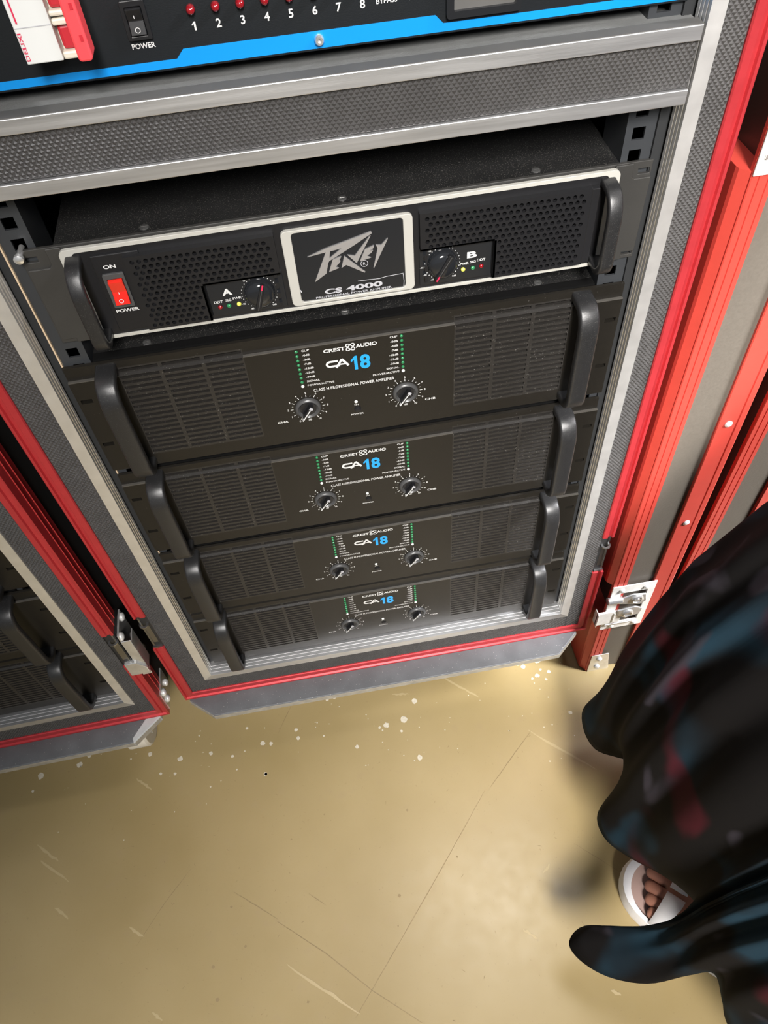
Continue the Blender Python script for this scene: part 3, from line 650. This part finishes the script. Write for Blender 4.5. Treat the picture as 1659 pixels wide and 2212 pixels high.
for cx, cz in ((-.0735, .0240), (.0735, .0255)):
    for k in range(25):
        a = math.radians(232 - k * 284 / 24); m.add([(cx + .0142 * math.cos(a) + .00042 * math.cos(q), Y, cz + .0142 * math.sin(a) + .00042 * math.sin(q)) for q in (0, 1.05, 2.1, 3.14, 4.19, 5.24)], [(0, 1, 2, 3, 4, 5)])
    for s, a in (('-60', 240), ('-30', 212), ('-15', 185), ('-10', 128), ('-6', 95), ('-3', 62), ('0dB', -55)):
        a = math.radians(a); ctext(m, s, cx + .0168 * math.cos(a), cz + .0160 * math.sin(a), .0015, Y)
ctext(m, 'ON', -.1775, .0655, .0032, -.0052, .03, 1.4); ctext(m, 'POWER', -.1765, .0265, .0030, -.0052, .03, 1.3)
m.build('lettering', 'print_white', t)
for x in (-.2005, .2015):
    handle(x, .0112, .0062, [(.0, .0085), (-.019, .0060), (-.0265, .013), (-.0265, .061), (-.019, .0735), (.0, .0750)], t)
MB().box(-.2125, .2125, .003, .40, .002, .0835).build('chassis', 'chassis_dusty', t)
for x in (-.1465, .0005, .1485):
    MB().lathe([(.0036, 0), (.0034, .0008), (.0022, .0011)], (x, .0100, .0835), 'z', 14).box(x - .0022, x + .0022, .0097, .0103, .0844, .0847).build('screw', 'screw_metal', t)

# ------------------------------------------------------------------ power distribution unit in the upper bay
t = pdu = thing('power_sequencer', 'black power strip unit with numbered red lights and blue stripe', 'power unit', (0, 0, .950))
MB().box(-.2415, .2415, 0, .003, .0, .088).build('faceplate', 'panel_blueblack', t, bevel=.0004)
MB().box(-.215, .215, .003, .30, .001, .087).build('chassis', 'chassis_dark', t)
MB().prism([(-.2415, .0015), (.2415, .0015), (.2415, .0062), (.0815, .0062), (.0765, .0112), (-.0800, .0112), (-.0850, .0062), (-.2415, .0062)], -.0004, .0).build('stripe', 'stripe_blue', t)
MB().box(-.1645, -.1440, -.030, 0, .0240, .085).build('circuit_breaker', 'breaker_white', t, bevel=.0006)
MB().box(-.1440, -.1330, -.022, 0, .0235, .085).build('breaker_side', 'breaker_cream', t, bevel=.001)
for x1, y0, z0, z1 in ((-.1300, -.028, .0235, .0275), (-.1310, -.028, .0405, .0440), (-.1310, -.028, .0450, .0480), (-.1300, -.029, .0600, .0640)): MB().box(-.1440, x1, y0, -.0215, z0, z1).build('breaker_rib', 'breaker_cream', t, bevel=.001)
for z0, z1 in ((.0275, .0405), (.0480, .0600)): MB().box(-.1430, -.1330, -.0255, -.02, z0, z1).build('breaker_lever', 'breaker_dark_red', t, bevel=.002)
m = MB(); m.prism(rrect(-.1355, -.1275, .0230, .078, .002), -.0335, -.018); h = m.build('breaker_handle', 'breaker_red', t, bevel=.0012)
for z0 in (.0335, .0490): MB().box(-.1308, -.1290, -.0338, -.0334, z0, z0 + .0032).build('handle_notch', 'breaker_dark_red', h)
m = MB(); text(m, 'DELIXI', -.1638, -.1618, .0258, .0400, -.0302, .02, rot=True); m.build('breaker_lettering', 'print_red', t)
m = MB(); m.add([(-.1622, -.0302, .0445), (-.1613, -.0302, .0445), (-.1613, -.0302, .0640), (-.1622, -.0302, .0640)], [(0, 1, 2, 3)]); m.build('breaker_stripe', 'print_red', t)
MB().add([(-.1645, -.0302, .0422), (-.1442, -.0302, .0422), (-.1442, -.0302, .0426), (-.1645, -.0302, .0426)], [(0, 1, 2, 3)]).build('breaker_groove', 'print_grey', t)
s = MB(); ring(s, rrect(-.1100, -.0955, .0195, .0405, .001), rrect(-.1075, -.0980, .0218, .0370, .0006), -.0030, 0); s = s.build('rocker_switch', 'plastic_black', t, bevel=.0005)
MB().prism([(-.0008, .0220), (-.0045, .0226), (-.0025, .0300), (-.0060, .0366), (-.0008, .0368)], -.1073, -.0982, 'x').build('rocker', 'plastic_black', s, bevel=.0004)
m = MB(); m.stroke([(-.1028 + .0014 * math.cos(k * .5236), .0255 + .0014 * math.sin(k * .5236)) for k in range(12)], .0004, -.0047, True); m.stroke([(-.1028, .0320), (-.1028, .0336)], .0004, -.0056); m.build('rocker_marks', 'print_white', s)
for i in range(8):
    MB().lathe([(.0027, 0), (.0027, .002), (.0022, .0045), (.0010, .0056)], (-.0702 + i * .01455, 0, .0318), 'y', 16).build('indicator_light', 'led_red', t, smooth=True)
m = MB()
one(m, -.0715, -.0692, .0201, .0249, -.0003)
for i in range(1, 8): ctext(m, str(i + 1), -.0702 + i * .01455, .0225, .0048, -.0003, .02)
ctext(m, 'POWER', -.1025, .0157, .0030, -.0003, .02, 1.0); ctext(m, 'BYPASS', .0465, .0228, .0030, -.0003, .02, 1.0); ctext(m, '15mA', .0650, .0228, .0030, -.0003, .02, 1.0)
m.build('lettering', 'print_white', t)
m = MB().lathe([(.0030, 0), (.0030, .0030), (.0024, .0040), (.0012, .0040), (.0012, .0020)], (.003, 0, .0066), 'y', 18).build('panel_bolt', 'steel', t, smooth='auto')
s = MB(); ring(s, rrect(.083, .130, .0090, .060, .002), rrect(.0875, .1265, .0130, .056, .001), -.004, 0); s.build('display_frame', 'gloss_black', t)
MB().box(.0870, .127, -.0012, 0, .0125, .0565).build('display_window', 'shelf_strip', t)

# ------------------------------------------------------------------ detached case lids standing on the floor at the right
def make_lid(label, loc, roty, mated=True):
    t = thing('case_lid', label, 'case lid', loc, (0, roty, 0))
    MB().box(.012, .085, .0015, .52, .003, .945).build('side_wall', 'lid_panel', t)
    # mating edge: tongue in two pieces plus ribbed profile
    for z0, z1 in ((.002, .176), (.258, .838)) if mated else ():
        k = MB().prism([(.0005, .0002), (-.0062, .0075), (-.0072, .0110), (-.0072, .05), (.012, .05), (.012, .0002)], z0, z1, 'z').build('tongue', 'lid_red', t)
    prof = [(0, .003), (0, -.0008), (.0008, -.0016), (.0056, -.0016), (.0060, -.0006), (.0066, -.0006), (.0070, -.0016), (.0136, -.0016), (.0140, -.0006), (.0146, -.0006), (.0150, -.0016), (.0192, -.0016), (.0200, 0), (.0200, .003)]
    m = MB()
    v = [(.0 + a, b, z) for z in (.002, .945) for a, b in prof]; n = len(prof)
    m.add(v, [(i, (i + 1) % n, n + (i + 1) % n, n + i) for i in range(n)] + [tuple(range(n)), tuple(range(2 * n - 1, n - 1, -1))]); m.build('mating_profile', 'lid_red', t)
    prof = [(.057, .002), (.057, -.0012), (.058, -.002), (.0770, -.002), (.0776, -.0010), (.0784, -.0010), (.079, -.002), (.0845, -.002), (.0865, -.0006), (.0865, .03), (.085, .03), (.085, .002)]
    m = MB(); n = len(prof); v = [(a, b, z) for z in (.002, .945) for a, b in prof]
    m.add(v, [(i, (i + 1) % n, n + (i + 1) % n, n + i) for i in range(n)] + [tuple(range(n)), tuple(range(2 * n - 1, n - 1, -1))]); m.build('corner_profile', 'lid_red', t)
    for z in (.384, .556, .728):
        m = MB(); rivet(m, .0685, -.002, z, .0045, 'y', .002); m.build('rivet', 'rivet_white', t, smooth=True)
    k = MB().prism([(.003, -.0), (.038, .0), (.030, .054), (.003, .054)], -.0032, -.0018).build('corner_bracket', 'steel', t, bevel=.0004)
    for z in (.041, .015):
        m = MB(); rivet(m, .0165, -.0032, z, .0048, 'y', .0035); m.build('rivet', 'rivet_white', k, smooth=True)
    for zb, hook in ((.140, mated), (.836, False)):
        k = plate(.0, .062, zb, zb + .116, [(.014, .052, zb + .018, zb + .098)], -.0034, -.0018).build('latch', 'steel_plate', t, bevel=.0004)
        MB().box(.013, .053, .004, .0052, zb + .017, zb + .099).box(.0135, .0145, -.0018, .004, zb + .018, zb + .098).box(.0515, .0525, -.0018, .004, zb + .018, zb + .098).build('latch_dish', 'steel', k)
        if hook: MB().box(-.012, .024, -.0065, -.0034, zb + .022, zb + .054).box(-.012, -.0105, -.009, .004, zb + .022, zb + .054).box(.012, .0135, -.0078, -.0060, zb + .026, zb + .050).build('hook_plate', 'steel_plate', k, bevel=.0005)
        MB().lathe([(.0048, -.008), (.0056, -.007), (.0056, .012), (.0048, .013)], (.004, -.0055, zb + .086), 'x', 18).build('roller', 'steel', k, smooth='auto')
        MB().prism([(.014, zb + .076), (.046, zb + .066), (.054, zb + .074), (.050, zb + .092), (.032, zb + .096), (.016, zb + .090)], -.0075, -.0045).build('latch_wing', 'steel', k, bevel=.0012)
        MB().prism([(.016, zb + .058), (.040, zb + .062), (.052, zb + .054), (.050, zb + .040), (.030, zb + .034), (.018, zb + .044)], -.0082, -.0050).build('latch_wing', 'steel', k, bevel=.0012)
        MB().lathe([(.0085, 0), (.0085, .0025), (.0065, .0035), (.0060, .0022), (.0040, .0022), (.0036, .0035)], (.038, -.0070, zb + .084), 'y', 20).build('latch_hub', 'steel', k, smooth='auto')
        MB().lathe([(.0080, 0), (.0080, .002), (.0060, .003), (.0050, .0018)], (.031, -.0080, zb + .048), 'y', 20).build('latch_hub', 'steel', k, smooth='auto')
        for x, z in ((.014, .106), (.048, .106), (.016, .008), (.050, .008)):
            m = MB(); rivet(m, x, -.0034, zb + z, .004, 'y', .003); m.build('rivet', 'rivet_white', k, smooth=True)
        MB().box(.004, .046, -.0060, -.0034, zb + .0135, zb + .0175).build('latch_ridge', 'steel', k, bevel=.0008)
    return t
make_lid('detached red-edged case lid standing beside the middle case, steel latch showing', (.311, -.0235, 0), 0)
make_lid('outermost red-edged case lid at the right edge, mostly hidden by the dress', (.4060, -.0200, .0), math.radians(.9), False)

# ------------------------------------------------------------------ person in a long printed dress and white sandals
P = thing('person', 'person in a long dark printed dress and white sandals standing by the lids', 'person', (.45, -.40, 0))
def W2(p): return (p[0] - .45 + .09 * max(0, min(1, (p[2] - .55) / .4)), p[1] + .40, p[2])   # unseen upper figure leaned right, shaped to let light past to the lid
# body: one skinned surface
V = []; E = []; R = []
def jt(p, r, prev=None):
    V.append(W2(p)); R.append(r); 
    if prev is not None: E.append((prev, len(V) - 1))
    return len(V) - 1
fd = Vector((-.66, .75, 0)); fp = Vector((.75, .66, 0))
pel = jt((.47, -.40, .93), .125)
spi = jt((.475, -.40, 1.10), .105, pel); ch = jt((.47, -.40, 1.26), .115, spi); nb = jt((.465, -.40, 1.39), .06, ch); nk = jt((.46, -.40, 1.45), .045, nb)
h1 = jt((.445, -.40, 1.53), .075, nk); h2 = jt((.45, -.40, 1.61), .082, h1); h3 = jt((.455, -.40, 1.67), .055, h2)
nose = jt((.365, -.40, 1.555), .010, h1)
for sy in (-1, 1):
    sh = jt((.47, -.40 + sy * .16, 1.36), .055, ch); el = jt((.49, -.40 + sy * .22, 1.09), .040, sh); wr = jt((.44, -.40 + sy * .23, .86), .027, el)
    pm = jt((.425, -.40 + sy * .23, .80), .024, wr)
    for k, (dx, ln) in enumerate(((-.030, .075), (-.010, .085), (.010, .080), (.028, .062))):
        a = jt((.425 + dx * .9, -.40 + sy * .232, .765), .0095, pm); b_ = jt((.425 + dx - .008, -.40 + sy * .230, .765 - ln * .55), .0085, a); jt((.425 + dx - .018, -.40 + sy * .224, .765 - ln), .007, b_)
    a = jt((.385, -.40 + sy * .220, .800), .011, pm); jt((.372, -.40 + sy * .212, .765), .009, a)
def foot(toe, knee, hip, side):
    toe = Vector(toe); heel = toe + -fd * .235
    hp = jt(hip, .095, pel); kn = jt(knee, .058, hp); an = toe - fd * .185 + Vector((0, 0, .085)); a = jt(an, .036, kn)
    jt(tuple(heel + fd * .03 + Vector((0, 0, .045))), .030, a)
    bl = jt(tuple(toe - fd * .085 + Vector((0, 0, .045))), .030, a)
    for k, (off, ln) in enumerate(((-.030, .060), (-.012, .064), (.004, .058), (.018, .050), (.031, .040))):
        q = jt(tuple(toe - fd * (.085 - ln * .45) + fp * (off * side) + Vector((0, 0, .040))), .0105 if k else .013, bl)
        jt(tuple(toe - fd * (.085 - ln) + fp * (off * side) + Vector((0, 0, .034))), .0085 if k else .011, q)
T1 = (.266, -.322, 0); T2 = (.365, -.228, 0)
foot(T1, (.41, -.43, .50), (.46, -.46, .86), -1); foot(T2, (.46, -.36, .50), (.47, -.34, .86), 1)
me = bpy.data.meshes.new('body'); me.from_pydata(V, E, []); body = bpy.data.objects.new('body', me); COL.objects.link(body); body.parent = P; me.materials.append(MATS['skin'])
sk = body.modifiers.new('skin', 'SKIN'); sk.use_smooth_shade = True
for i, d in enumerate(me.skin_vertices[0].data): d.radius = (R[i], R[i]); d.use_root = (i == 0)
sb = body.modifiers.new('sub', 'SUBSURF'); sb.levels = 1; sb.render_levels = 2
# face and hair
m = MB()
for sy in (-1, 1): m.lathe([(.002, -.009), (.007, -.005), (.009, 0), (.007, .005), (.002, .009)], W2((.386, -.40 + sy * .030, 1.585)), 'x', 14)
m.build('eyes', 'eye_white', P, smooth=True)
m = MB().add([W2((.381, -.40 + a, 1.522 + b)) for a, b in ((-.024, 0), (-.01, .006), (0, .004), (.01, .006), (.024, 0), (.01, -.008), (-.01, -.008))], [(0, 1, 2, 3, 4, 5, 6)])
m.build('mouth', 'breaker_dark_red', P)
m = MB(); prof = [(.094, .0), (.098, .05), (.093, .085), (.070, .12), (.035, .14), (.008, .146)]
m.lathe(prof, W2((.470, -.40, 1.575)), 'z', 24); m.lathe([(.03, -.14), (.06, -.10), (.07, 0), (.06, .04)], W2((.515, -.40, 1.56)), 'z', 20); m.build('hair', 'hair', P, smooth=True)
# dress: hem outline with its folds, lifted to the waist and up to the shoulders
HEM = [(.62, -.17, .16), (.48, -.155, .16), (.37, -.145, .16), (.295, -.130, .16), (.25, -.140, .155), (.238, -.168, .15), (.244, -.199, .15), (.265, -.220, .165), (.282, -.236, .18), (.255, -.252, .17), (.221, -.277, .15), (.219, -.307, .15), (.236, -.336, .165), (.266, -.372, .19), (.275, -.408, .22), (.250, -.414, .19), (.214, -.404, .14), (.173, -.390, .11), (.151, -.402, .10), (.157, -.422, .10), (.182, -.445, .11), (.217, -.461, .14), (.250, -.464, .19), (.270, -.468, .21), (.278, -.490, .18), (.281, -.515, .16), (.30, -.58, .16), (.36, -.66, .16), (.50, -.70, .16), (.64, -.64, .16), (.72, -.46, .16), (.72, -.24, .16)]  # unseen far side shaped to let light onto the lid and shade the floor
BASE = [(.60, -.19), (.48, -.175), (.37, -.165), (.305, -.150), (.265, -.148), (.250, -.175), (.243, -.200), (.240, -.220), (.238, -.240), (.237, -.258), (.236, -.280), (.236, -.308), (.238, -.336), (.246, -.375), (.250, -.402), (.252, -.412), (.252, -.418), (.250, -.422), (.243, -.424), (.243, -.432), (.243, -.441), (.244, -.452), (.246, -.464), (.249, -.478), (.254, -.495), (.262, -.518), (.29, -.575), (.36, -.64), (.50, -.67), (.63, -.62), (.69, -.46), (.69, -.26)]
def cat(P_, n):
    out = []; N_ = len(P_)
    for i in range(N_):
        p0, p1, p2, p3 = (Vector(P_[(i + k - 1) % N_]) for k in range(4))
        for k in range(n):
            t_ = k / n; out.append(.5 * ((2 * p1) + (p2 - p0) * t_ + (2 * p0 - 5 * p1 + 4 * p2 - p3) * t_ ** 2 + (3 * p1 - p0 - 3 * p2 + p3) * t_ ** 3))
    return out
hem = cat(HEM, 5); base = cat([(a, b, 0) for a, b in BASE], 5); n = len(hem); cx, cy = .47, -.385
ang = [math.atan2(p.y - cy, p.x - cx) for p in hem]
for i in range(1, n):
    while ang[i] < ang[i - 1] - math.pi: ang[i] += 2 * math.pi
    while ang[i] > ang[i - 1] + math.pi: ang[i] -= 2 * math.pi
tot = 2 * math.pi
# blend true angles with an even spread so that folds gather at the waist
an2 = [.55 * ang[i] + .45 * (ang[0] + tot * i / n) for i in range(n)]
rows = []
for s in [0, .015, .03, .05, .075, .10, .13, .18, .25, .33, .42, .52, .62, .73, .86, 1.0]:
    r_ = []
    for i, p in enumerate(hem):
        bx, by = cx + .125 * math.cos(an2[i]), cy + .165 * math.sin(an2[i])
        z = p.z + (1.04 - p.z) * s; k = math.exp(-((z - p.z) / .055) ** 1.3); w = max(0, (z - .30) / .74) ** 1.5
        qx, qy = base[i].x * (1 - k) + p.x * k, base[i].y * (1 - k) + p.y * k
        flare = .007 * math.sin(math.pi * min(1, s * 1.6)) * math.cos(i * .55)
        r_.append((qx * (1 - w) + bx * w + flare, qy * (1 - w) + by * w, z))
    rows.append(r_)
for z, ax, ay, ox in ((1.15, .12, .165, .0), (1.27, .135, .185, -.005), (1.36, .105, .20, .0), (1.41, .07, .10, -.005)):
    rows.append([(cx + ox + ax * math.cos(a), cy - .015 + ay * math.sin(a), z) for a in an2])
m = MB(); m.v = [W2(p) for r_ in rows for p in r_]
for j in range(len(rows) - 1):
    for i in range(n): m.f.append((j * n + i, j * n + (i + 1) % n, (j + 1) * n + (i + 1) % n, (j + 1) * n + i))
d = m.build('dress', 'dress_print', P, smooth=True); md = d.modifiers.new('thick', 'SOLIDIFY'); md.thickness = .003
for sy in (-1, 1):
    pth = [Vector(W2(q)) for q in ((.47, -.40 + sy * .10, 1.385), (.472, -.40 + sy * .17, 1.355), (.482, -.40 + sy * .20, 1.22), (.49, -.40 + sy * .225, 1.08))]
    rad = (.05, .068, .058, .056); m = MB(); k_ = 16; v = []
    for q, r in zip(pth, rad):
        v += [tuple(q + Vector((r * math.cos(6.2832 * k / k_), .4 * r * math.sin(6.2832 * k / k_) * sy, r * .9 * math.sin(6.2832 * k / k_)))) if r == .05 else tuple(q + Vector((r * math.cos(6.2832 * k / k_), r * math.sin(6.2832 * k / k_), 0))) for k in range(k_)]
    m.add(v, [(j * k_ + i, j * k_ + (i + 1) % k_, (j + 1) * k_ + (i + 1) % k_, (j + 1) * k_ + i) for j in range(3) for i in range(k_)]); m.build('sleeve', 'dress_print', P, smooth=True)
def sandal(toe):
    toe = Vector(toe); L_ = .245; pts = []
    prof = [(0, .0), (.001, .008), (.003, .016), (.007, .024), (.013, .031), (.022, .038), (.035, .043), (.052, .0455), (.075, .046), (.10, .044), (.13, .040), (.16, .037), (.19, .035), (.21, .033), (.225, .029), (.235, .022), (.242, .012), (.245, 0)]
    left = [toe - fd * a - fp * b for a, b in prof]; right = [toe - fd * a + fp * b for a, b in prof[1:-1]][::-1]
    out = left + right; c0 = sum(out, Vector((0, 0, 0))) / len(out)
    inn = [c0 + (p - c0) * .90 for p in out]
    def up(L2, z): return [W2((p.x, p.y, z)) for p in L2]
    n_ = len(out); m = MB()
    m.add(up(out, .001) + up([c0 + (p - c0) * 1.03 for p in out], .016) + up(out, .034) + up(inn, .034) + up(inn, .026), [(j * n_ + i, j * n_ + (i + 1) % n_, (j + 1) * n_ + (i + 1) % n_, (j + 1) * n_ + i) for j in range(4) for i in range(n_)] + [tuple(range(n_ - 1, -1, -1))])
    s_ = m.build('sandal', 'sandal_white', P, smooth='auto')
    MB().add(up(inn, .0265), [tuple(range(n_))]).build('insole', 'insole', s_)
    # broad band across the instep, in two pieces, with studs
    def band(t0, t1, lift):
        K = 10; vv = []
        for a in (.053, .075, .100, .122):
            for k in range(K + 1):
                th = math.pi * (t0 + (t1 - t0) * k / K); q = toe - fd * a + fp * (.0465 * math.cos(th)); vv.append(W2((q.x, q.y, .020 + lift + (.040 + .25 * (a - .053)) * math.sin(th) ** .75)))
        o_ = MB().add(vv, [(j_ * (K + 1) + k, j_ * (K + 1) + k + 1, (j_ + 1) * (K + 1) + k + 1, (j_ + 1) * (K + 1) + k) for j_ in range(3) for k in range(K)]).build('strap', 'sandal_white', s_, smooth=True)
        q = o_.modifiers.new('t', 'SOLIDIFY'); q.thickness = .003
    band(0, .47, .0); band(.52, 1, .0)
    for th in (1.1, 2.0):
        q = toe - fd * .080 + fp * (.0465 * math.cos(th)); MB().lathe([(.0026, 0), (.0022, .0012), (.0012, .0014), (.0010, .0004)], W2((q.x, q.y, .0215 + .0465 * math.sin(th) ** .75)), 'z', 12).build('stud', 'steel_dark', s_)
sandal(T1); sandal(T2)
